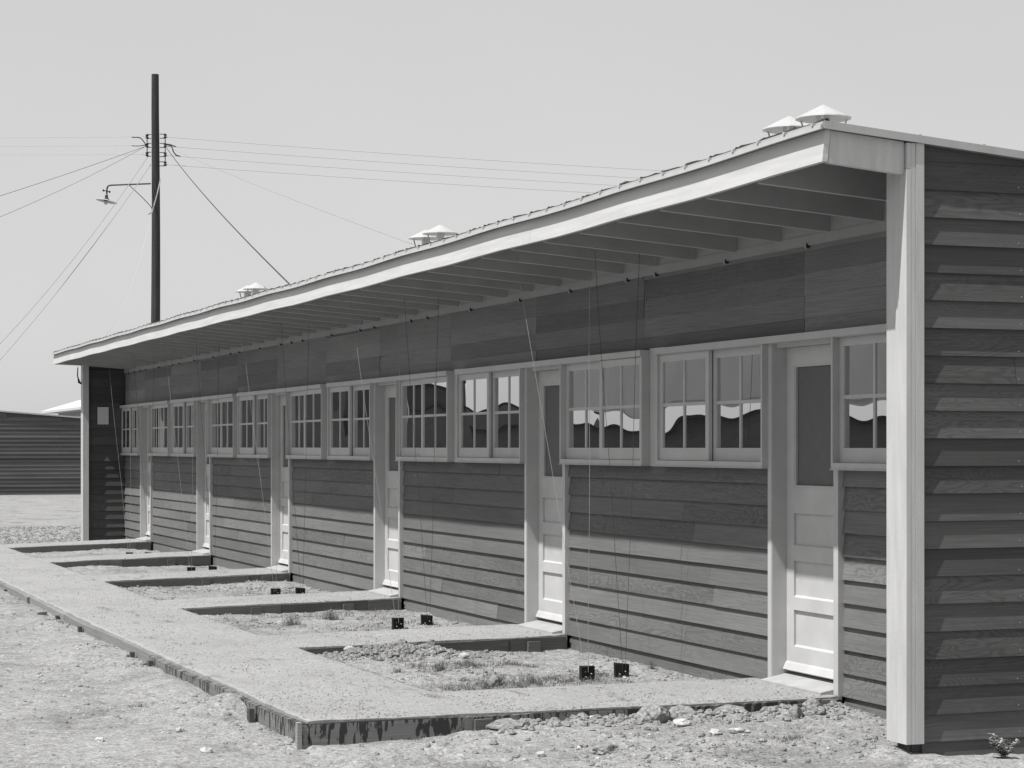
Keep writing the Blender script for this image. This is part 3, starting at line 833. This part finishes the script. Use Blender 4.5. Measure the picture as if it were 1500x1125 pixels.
# dry grass -----------------------------------------------------------------
def grass(mb, s, d, n, hgt, spread, r, lean=.7):
    for _ in range(n):
        a = r.random() * 6.283; q = spread * r.random() ** .7; x = s + q * math.cos(a); y = d + q * math.sin(a)
        if INPATH(x, y): continue
        z = gh(x, y) - .004; L = hgt * r.uniform(.25, 1.0) * (1.1 - .6 * q / spread); la = r.random() * 6.283; le = r.uniform(.2, lean * 1.9) * L; w = .0011
        px, py = -math.sin(la) * w, math.cos(la) * w
        m1 = (x + math.cos(la) * le * .4, y + math.sin(la) * le * .4, z + L * .6); tp = (x + math.cos(la) * le, y + math.sin(la) * le, z + L)
        mb.face([(x - px, y - py, z), (x + px, y + py, z), (m1[0] + px * .8, m1[1] + py * .8, m1[2]), (m1[0] - px * .8, m1[1] - py * .8, m1[2])])
        mb.face([(m1[0] - px * .8, m1[1] - py * .8, m1[2]), (m1[0] + px * .8, m1[1] + py * .8, m1[2]), tp])
r = random.Random(21)
mb = MB()
for _ in range(420):    # nearest bed
    s = r.uniform(11.95, 14.6); d = r.uniform(.5, 2.05)
    if nz(s, d, 1.3, 31) < .02: continue
    grass(mb, s, d, r.randint(14, 44), r.uniform(.02, .075), r.uniform(.04, .12), r)
for _ in range(110):
    s = r.gauss(12.5, .3); d = r.gauss(1.35, .35); grass(mb, s, d, 34, r.uniform(.04, .075), .08, r)
for _ in range(360):
    s = r.uniform(16.1, 22.9); d = r.uniform(.2, 2.05)
    if nz(s, d, .9, 33) < .0: continue
    grass(mb, s, d, r.randint(8, 26), r.uniform(.03, .09), r.uniform(.04, .12), r)
for _ in range(70):
    s = r.uniform(23, 32); d = r.uniform(.2, 2.05); grass(mb, s, d, 14, .05, .1, r)
for _ in range(190):    # open dirt left of the main path
    s = r.uniform(10, 24); d = DO + .1 + r.random() * 3.2
    if nz(s, d, .8, 35) < .02: continue
    grass(mb, s, d, r.randint(5, 16), r.uniform(.012, .04), r.uniform(.03, .12), r, 1.2)
for _ in range(60):     # in front of nearest cross path
    s = r.uniform(9.0, 10.5); d = r.uniform(.2, 3.4)
    if nz(s, d, 1.6, 37) < .05: continue
    grass(mb, s, d, r.randint(5, 14), r.uniform(.015, .05), .05, r, 1.0)
tag(mb.build('dry_grass', M['straw'], recalc=False), 'sparse dry grass in the beds and on the open dirt', kind='stuff')
# single tufts one can point to
TU = [(583, 985, 46, .07, .05, 'small dark tuft at the left of the nearest bed'), (645, 985, 60, .09, .05, 'bushy dry tuft in the middle left of the nearest bed'),
      (690, 975, 70, .09, .06, 'wide dry tuft in the middle of the nearest bed, below the rubble'), (780, 1000, 50, .09, .06, 'low tuft behind the nearest cross path, right of the dark clod'),
      (778, 975, 60, .05, .07, 'dark leafy patch in the nearest bed, left of the pair of stakes'), (955, 985, 34, .11, .04, 'wispy tuft just right of the second dark stake by the wall'),
      (428, 913, 80, .16, .09, 'tall grass tuft in the second bed, left one'), (485, 905, 70, .18, .07, 'tall grass tuft in front of the third cross path edge board'),
      (205, 1030, 46, .05, .09, 'flat grass patch on the open dirt by the main path, middle left'), (615, 1083, 34, .045, .05, 'little tuft on bare dirt below the tar-streaked edge board'),
      (1160, 1095, 60, .05, .09, 'grass patch at the bottom edge left of the corner post')]
for x, y, n, hh, spd, lab in TU:
    s, d = gpix(x, y); mb = MB(); grass(mb, s, d, n * 2, hh, spd, r); o = mb.build('grass_tuft', M['straw'], None, (s, d, gh(s, d)), recalc=False); tag(o, lab, 'grass tuft', 'dry grass tufts')
# leafy weed at the foot of the end wall
s, d = 8.80, .17; wd = MB(); lf = MB(); zg = gh(s, d)
for i in range(15):
    a = r.random() * 6.283; L = r.uniform(.04, .115); e = (s + math.cos(a) * L * .7, d + math.sin(a) * L * .9, zg + L)
    mid = ((s + e[0]) / 2, (d + e[1]) / 2, zg + L * .6); wd.tube([(s, d, zg - .01), mid, e], .0014, 4)
    for k in range(34):
        t = r.uniform(.2, 1.05); px = s + (e[0] - s) * t; py = d + (e[1] - d) * t; pz = zg + L * t
        b = r.random() * 6.283; q = r.uniform(.012, .028); u = Vector((math.cos(b), math.sin(b), r.uniform(-.1, .7))) * q; w = Vector((-math.sin(b), math.cos(b), 0)) * q * .4
        P0 = Vector((px, py, pz)); lf.face([P0, P0 + u * .5 + w, P0 + u, P0 + u * .5 - w])
wo = empty('weed', (s, d, zg), 'bushy little weed at the foot of the end wall, right of the corner post', 'weed')
wd.build('stem', M['weed'], wo); lf.build('leaves', M['weed'], wo, recalc=False)

# ------------------------------------------------------------------ stakes and vine strings
bed = ['nearest', 'second', 'third', 'fourth', 'farthest']
def string(p, q, rad, mat, label):
    mb = MB(); pts = []
    P, Q = Vector(p), Vector(q)
    for i in range(9):
        t = i / 8; v = P.lerp(Q, t); v += Vector((.006 * math.sin(t * 9 + p[0]), .004 * math.sin(t * 7), 0)) * math.sin(math.pi * t); pts.append(v)
    mb.tube(pts, rad, 5); o = mb.build('string', mat, None, q); tag(o, label, 'string', 'strings from the eave to the stakes'); return o
for k in range(5):
    s0 = 12.84 + 4.27 * k - (.06 if k else 0); c1 = (s0, .73); c2 = (s0 + .09, .44)
    tops = []
    for j, (cs, cd) in enumerate((c1, c2)):
        z = gh(cs, cd); rr = random.Random(k * 2 + j); rot = rr.uniform(-.12, .12); mb = MB()
        hw = .05; th = .02; hh = .085 + rr.uniform(-.008, .008)
        c, sn = math.cos(rot), math.sin(rot)
        def Q(a, b, h): return (cs + a * c - b * sn, cd + a * sn + b * c, z + h + (b * .08 if j else 0))
        mb.hexa([Q(-th, -hw * .9, -.12), Q(th, -hw * .9, -.12), Q(th, hw * .9, -.12), Q(-th, hw * .9, -.12), Q(-th * .9, -hw, hh), Q(th * .9, -hw, hh), Q(th * .9, hw, hh + .004), Q(-th * .9, hw, hh - .004)])
        root = mb.build('stake', M['stake'], None, (cs, cd, z)); tag(root, 'stubby dark square stake in the %s bed, %s' % (bed[k], 'the outer one, nearer the main path' if j == 0 else 'the inner one, close to the wall'), 'stake', 'dark stakes in the beds')
        for q in range(2):
            nb = MB(); b = -.02 + .04 * q; nb.tube([Q(-th - .001, b, hh * .45 - q * .02), Q(-th - .014, b, hh * .45 - q * .02)], .004, 5); nb.build('nail', M['lightwire'], root, (cs, cd, z))
        tops.append((cs - .022, cd, z + .05))
    hb = lambda s, d: 1.372 + sg(s, 1.1) - .075 * (1.08 - d)
    a = (s0 + .02, .70, hb(s0, .70)); b = (s0 - .12, .40, hb(s0, .4)); c = (s0 + .95, .88, hb(s0 + .9, .88) + .02)
    string(a, tops[0], .0017, M['string'], 'plumb string rising from the outer stake of the %s bed to the rafters' % bed[k])
    string(c, (tops[0][0], tops[0][1] + .02, tops[0][2]), .0015, M['string'], 'pale slanting string from the outer stake of the %s bed up to the far rafter' % bed[k])
    string((a[0] - .01, a[1] - .03, a[2]), tops[1], .0016, M['darkstring'], 'string from the inner stake of the %s bed leaning out to the plumb one\'s rafter' % bed[k])
    string(b, (tops[1][0], tops[1][1] - .02, tops[1][2]), .0016, M['darkstring'], 'string from the inner stake of the %s bed going up by the wall' % bed[k])
# thicker tied upper ends of the strings, hooks
# ------------------------------------------------------------------ paper notice and hanging cable
mb = MB(); mb.box(34.515, 34.53, .24, .42, .375, .66)
tag(mb.build('paper_notice', M['paper'], None, (34.53, .33, .375)), 'blank pale paper notice tacked on the dark wing wall at the far end', 'notice')
mb = MB(); p = [PX(114, 538, 34.3), PX(113.5, 550, 34.3), PX(116, 560, 34.3), PX(119, 562, 34.35)]
mb.tube(p, [.008, .010, .022, .014], 6); tag(mb.build('hanging_cable', M['iron'], None, p[0]), 'short black cable loop hanging from the far corner of the eave', 'cable')

# ------------------------------------------------------------------ utility pole
ZP = 50.8; pb = PX(228.5, 751, ZP); pt = PX(227.3, 109, ZP)
U = empty('utility_pole', (pb[0], pb[1], -1.6), 'tall dark wooden utility pole rising behind the far end of the building', 'pole')
mb = MB(); pts = []; rr = []
for i in range(12):
    t = i / 11; pts.append(tuple(pb[k] + (pt[k] - pb[k]) * t + (.01 * math.sin(t * 7) if k < 2 and 0 < i < 11 else 0) for k in range(3))); rr.append(.132 - .042 * t)
pts[0] = (pb[0], pb[1], -1.7)
mb.tube(pts, rr, 14); mb.build('pole_shaft', M['pole'], U, smooth=False)
def UX(x, y, dz=0): return PX(x, y, ZP + dz)
# insulator racks either side
for side, xr, ys in ((-1, 215.5, (200, 213, 226)), (1, 242, (199.5, 213, 226.5, 240))):
    mb = MB(); xi = 221.5 if side < 0 else 234
    mb.tube([UX(xr, ys[0] - 4), UX(xr, ys[-1] + 3)], .012, 6)
    for y in ys:
        for o_ in (-3, 3): mb.tube([UX(xr + side * .5, y + o_), UX(xi, y + o_)], .010, 5)
    rk = mb.build('insulator_rack', M['iron'], U)
    for y in ys:
        c = UX(xr, y); ib = MB(); ib.lathe(c, [(.0, -.045), (.04, -.045), (.042, -.02), (.02, -.008), (.02, .008), (.042, .02), (.04, .045), (0, .045)], 10); ib.build('insulator', M['porcelain'], rk)
# jumper loops
def curve(pl, rad, mat, name, parent=None, n=7, z=ZP):
    P = [Vector(PX(*q)) if len(q) == 3 else Vector(UX(*q)) for q in pl]; pts = []
    for i in range(len(P) - 1):
        p0 = P[max(i - 1, 0)]; p1 = P[i]; p2 = P[i + 1]; p3 = P[min(i + 2, len(P) - 1)]
        for k in range(n):
            t = k / n; pts.append(.5 * ((2 * p1) + (p2 - p0) * t + (2 * p0 - 5 * p1 + 4 * p2 - p3) * t * t + (3 * p1 - p0 - 3 * p2 + p3) * t ** 3))
    pts.append(P[-1]); mb = MB(); mb.tube(pts, rad, 6); return mb.build(name, mat, parent)
curve([(193, 201), (205, 202), (211, 208), (214, 214)], .014, M['iron'], 'jumper_wire', U)
curve([(193, 213.5), (204, 213.8), (214, 212)], .011, M['iron'], 'jumper_wire', U)
curve([(244, 212), (251, 214), (254, 222), (258, 227), (264, 229)], .016, M['iron'], 'jumper_wire', U)
curve([(244, 211), (250, 212), (258, 215)], .013, M['iron'], 'jumper_wire', U)
# lamp arm
la = curve([(221, 269), (205, 269.6), (189, 270.2), (170, 271), (161, 271.6), (157.5, 274), (156.6, 279), (156.5, 285)], .020, M['iron'], 'lamp_arm', U)
lb = curve([(189, 271), (205, 286), (221, 303), (222, 311), (217, 314)], .010, M['iron'], 'lamp_brace', U)
c = UX(156, 291)
mb = MB(); mb.lathe(c, [(0, .09), (.03, .09), (.045, .05), (.03, .03), (.05, .01), (.085, -.04), (.05, -.05), (0, -.05)], 12)
for e in (-1, 1): mb.tube([UX(156, 280), UX(156 + e * 4.5, 280 + e * 1)], .012, 5); mb.lathe(UX(156 + e * 4.5, 280 + e), [(0, -.03), (.025, -.015), (.025, .015), (0, .03)], 8)
lh = mb.build('lamp_holder', M['iron'], U)
mb = MB(); sh = []
cc = UX(156, 294); n = 20
ring = []
for rad, hh in ((.06, .03), (.25, -.012), (.255, -.02), (.06, .018)):
    ring.append([(cc[0] + rad * math.cos(2 * math.pi * j / n), cc[1] + rad * math.sin(2 * math.pi * j / n), cc[2] + hh + rad * math.sin(2 * math.pi * j / n) * .19) for j in range(n)])
for a, b in zip(ring, ring[1:]):
    for j in range(n): mb.face([a[j], a[(j + 1) % n], b[(j + 1) % n], b[j]])
mb.build('lamp_shade', M['metal'], lh)
mb = MB(); mb.lathe(UX(155, 297), [(0, -.05), (.03, -.042), (.05, -.01), (.045, .03), (.02, .06), (0, .06)], 12); mb.build('bulb', M['bulb'], lh, smooth=True)
# ground wire and bracket strap on the pole
gw = curve([(235.3, 262, 50.6), (230, 285, 50.55), (222.5, 312, 50.55)], .013, M['lightwire'], 'guy_strap', U)

# ------------------------------------------------------------------ overhead wires
def wire(p, q, rad, mat, label, dip=.0, name='overhead_wire'):
    P, Q = Vector(PX(*p)), Vector(PX(*q)); mb = MB(); pts = []
    for i in range(17):
        t = i / 16; v = P.lerp(Q, t); v.z -= dip * 4 * t * (1 - t); pts.append(v)
    mb.tube(pts, rad, 5); o = mb.build(name, mat, None, tuple(P)); tag(o, label, 'wire', 'overhead wires'); return o
od = ['top', 'middle', 'bottom']
for i, y in enumerate((200, 213, 226)):
    wire((214, y, ZP), (-160, y + (3, 2, 1)[i], 62), .009, M['palewire'], '%s of the three thin level wires running left from the pole' % od[i])
for i, y in enumerate((199.5, 213, 226.5, 240)):
    wire((243, y + 1, ZP), (1450, y + 74 - i * 1.5, 54), .008, M['palewire'], '%s of the four faint wires running right from the pole over the roof' % ['topmost', 'second', 'third', 'lowest'][i], .1)
wire((214, 214, ZP), (-160, 336, 44), .009, M['wire'], 'upper of two cables slanting down left from the middle insulator', .05)
wire((212, 215, ZP), (-160, 378, 40), .008, M['wire'], 'lower of two cables slanting down left from the middle insulator', .15)
wire((217, 229, ZP), (-160, 652, 44), .008, M['wire'], 'left of two cables dropping steeply to the lower left', .5)
wire((221, 241, ZP), (-160, 692, 44), .008, M['wire'], 'right of two cables dropping steeply to the lower left', .4)
wire((244, 217, ZP), (432, 424, 19.6 + 3), .0085, M['iron'], 'dark service cable from the pole down to the roof edge', .10)
wire((246, 215, ZP), (603, 357, 19.5), .0045, M['wire'], 'faint service wire from the pole to the roof by the middle vents', .05)
wire((222, 312, ZP - .2), (141, 504, 35.5), .006, M['lightwire'], 'pale slack wire hanging from the pole to the far end of the roof', .55)

# ------------------------------------------------------------------ other buildings
F = empty('barracks', (71, -3, -1.6), 'next dark board-sided row house seen end-on behind the far corner post', 'building')
SF = 71.0
def fr_(d): return 1.35 + .075 * d
mb = MB()
siding(mb, 'd', -9.0, 1.1, -1.63, 1.6, SF, p=.02, nails=False, top=lambda t: (t - 1.35) / .075 + .25, lo=5, hi=9, tonelo=.32, tonehi=.62)
mb.build('end_siding', [M['siding_dark'], M['lightwire']], F, recalc=False)
mb = MB()
mb.hexa([(SF + .016, -9, -1.7), (SF + 25, -9, -1.7), (SF + 25, .9, -1.7), (SF + .016, .9, -1.7), (SF + .016, -9, fr_(-9)), (SF + 25, -9, fr_(-9)), (SF + 25, .9, fr_(.9)), (SF + .016, .9, fr_(.9))], 0, (.4, .2)); mb.build('wall', M['siding_dark'], F)
mb = MB()
mb.hexa([(SF - .06, -9.2, fr_(-9.2) + .002), (SF + 25.1, -9.2, fr_(-9.2) + .002), (SF + 25.1, 1.3, fr_(1.3) + .002), (SF - .06, 1.3, fr_(1.3) + .002), (SF - .06, -9.2, fr_(-9.2) + .05), (SF + 25.1, -9.2, fr_(-9.2) + .05), (SF + 25.1, 1.3, fr_(1.3) + .05), (SF - .06, 1.3, fr_(1.3) + .05)]); mb.build('roof', M['roofdeck'], F)
# white-roofed building beyond
cs, cd, ch = PX(60, 602.5, 112)
Hh = empty('white_roofed_building', (cs - 6, cd - 4, -1.6), 'distant pale building with a white hipped roof, just left of the far corner post', 'building')
L, Wd = 26.0, 9.0; s1, d1 = cs, cd; s0, d0 = cs - L, cd - Wd
mb = MB()
e = ch; rg = ch + 1.5
r1, r2 = (s1 - 5.5, (d0 + d1) / 2, rg), (s0 + 5.5, (d0 + d1) / 2, rg)
A_, B_, C_, D_ = (s1, d1, e), (s0, d1, e), (s0, d0, e), (s1, d0, e)
mb.face([A_, B_, r2, r1]); mb.face([B_, C_, r2]); mb.face([C_, D_, r1, r2]); mb.face([D_, A_, r1])
lo = lambda p: (p[0], p[1], p[2] - .12)
for a, b in ((A_, B_), (B_, C_), (C_, D_), (D_, A_)): mb.face([lo(a), lo(b), b, a])
mb.face([lo(A_), lo(B_), lo(C_), lo(D_)]); mb.build('roof', M['whiteroof'], Hh)
mb = MB(); mb.box(s0 + .8, s1 - .8, d0 + .8, d1 - .8, -1.7, e - .12); mb.build('wall', M['farwall'], Hh)
x = s1 - 2.0
while x > s0 + 2:
    mb = MB(); mb.box(x - 1.2, x, d1 - .8, d1 - .76, .2, e - .35); mb.build('window', M['darkglass'], Hh); x -= 3.0
for y in (d0 + 2, d0 + 5):
    mb = MB(); mb.box(s0 + .76, s0 + .8, y, y + 1.3, .2, e - .35); mb.build('window', M['darkglass'], Hh)

# unseen masses across the way, added to shape the reflections in the window panes
O1 = empty('reflection_shed', (33, 12.5, -1.6), 'unseen pale open-sided shed, added to put the grey in the nearer window reflections', 'shed')
mb = MB(); mb.hexa([(8, 12, .86), (43.5, 12, .86), (43.5, 15, .90), (8, 15, .86), (8, 12, 2.7), (43.5, 12, 2.7), (43.5, 15, 2.8), (8, 15, 2.8)]); mb.build('roof', M['shed'], O1)  # low slab added for the grey upper part of the mirrored view
for x in (9, 20, 31, 43):
    mb = MB(); mb.box(x - .06, x + .06, 13.4, 13.52, -1.7, .7); mb.build('post', M['shed'], O1)
O2 = empty('barracks', (120, 30, -1.6), 'unseen dark building in stepped blocks, shaped for the window reflections', 'building')  # added mass, its heights stepped to set the dark band mirrored in the panes
mb = MB(); mb.box(20, 104, 31, 36, -1.7, 1.02); mb.box(104.01, 126, 30.4, 37, -1.7, 2.0); mb.box(126.01, 230, 30, 38, -1.7, 4.1); mb.build('wall', M['siding_dark'], O2)
mb = MB(); mb.box(19.5, 104, 30.6, 36.3, 1.02, 1.12); mb.box(104.01, 126, 30, 37.4, 2.0, 2.15); mb.box(125.8, 230.5, 29.6, 38.4, 4.1, 4.3); mb.build('roof', M['roofing'], O2)

# ------------------------------------------------------------------ camera, light, world
cam = bpy.data.cameras.new('camera'); co = bpy.data.objects.new('camera', cam); C.objects.link(co)
co.location = W(0, D, 0)
# forward = sin(phi)*n + cos(phi)*w ; n=+Y, w=-X
fwd = Vector((-CP, SP, 0)); co.rotation_euler = fwd.to_track_quat('-Z', 'Y').to_euler()
cam.sensor_width = 36; cam.lens = 3050 / 1500 * 36; cam.shift_y = (655 - 562.5) / 1500; cam.clip_end = 5000; cam.clip_start = .05
bpy.context.scene.camera = co
sv = Vector((.19, -1, 1.75)).normalized()
sun = bpy.data.lights.new('sun', 'SUN'); so = bpy.data.objects.new('sun', sun); C.objects.link(so)
sun.energy = 4.8; sun.angle = math.radians(.53); sun.color = (1, .99, .97)
so.rotation_euler = (-sv).to_track_quat('-Z', 'Y').to_euler()
w = bpy.data.worlds.new('World'); bpy.context.scene.world = w; w.use_nodes = True; nt = w.node_tree; nt.nodes.clear()
out = nt.nodes.new('ShaderNodeOutputWorld'); bg = nt.nodes.new('ShaderNodeBackground'); sky = nt.nodes.new('ShaderNodeTexSky')
sky.sky_type = 'NISHITA'; sky.sun_disc = False; sky.sun_elevation = math.asin(sv.z); sky.sun_rotation = math.atan2(sv.x, sv.y)
sky.dust_density = 1.5; sky.ozone_density = 1
bw = nt.nodes.new('ShaderNodeRGBToBW'); nt.links.new(sky.outputs[0], bw.inputs[0])
pw = nt.nodes.new('ShaderNodeMath'); pw.operation = 'POWER'; pw.inputs[1].default_value = .22; nt.links.new(bw.outputs[0], pw.inputs[0])
ml = nt.nodes.new('ShaderNodeMath'); ml.operation = 'MULTIPLY'; ml.inputs[1].default_value = 3.3; nt.links.new(pw.outputs[0], ml.inputs[0])
tc = nt.nodes.new('ShaderNodeTexCoord'); hz = noise_(nt, tc.outputs['Generated'], 2.2, 5, .6, .5)
hv = ramp(nt, hz, [(.3, .965), (.7, 1.03)])
nt.links.new(math_(nt, 'MULTIPLY', ml.outputs[0], hv), bg.inputs[0]); bg.inputs[1].default_value = .12
nt.links.new(bg.outputs[0], out.inputs[0])
vs = bpy.context.scene.view_settings; vs.view_transform = 'Standard'; vs.look = 'None'; vs.exposure = .3; vs.gamma = 1; vs.use_curve_mapping = False
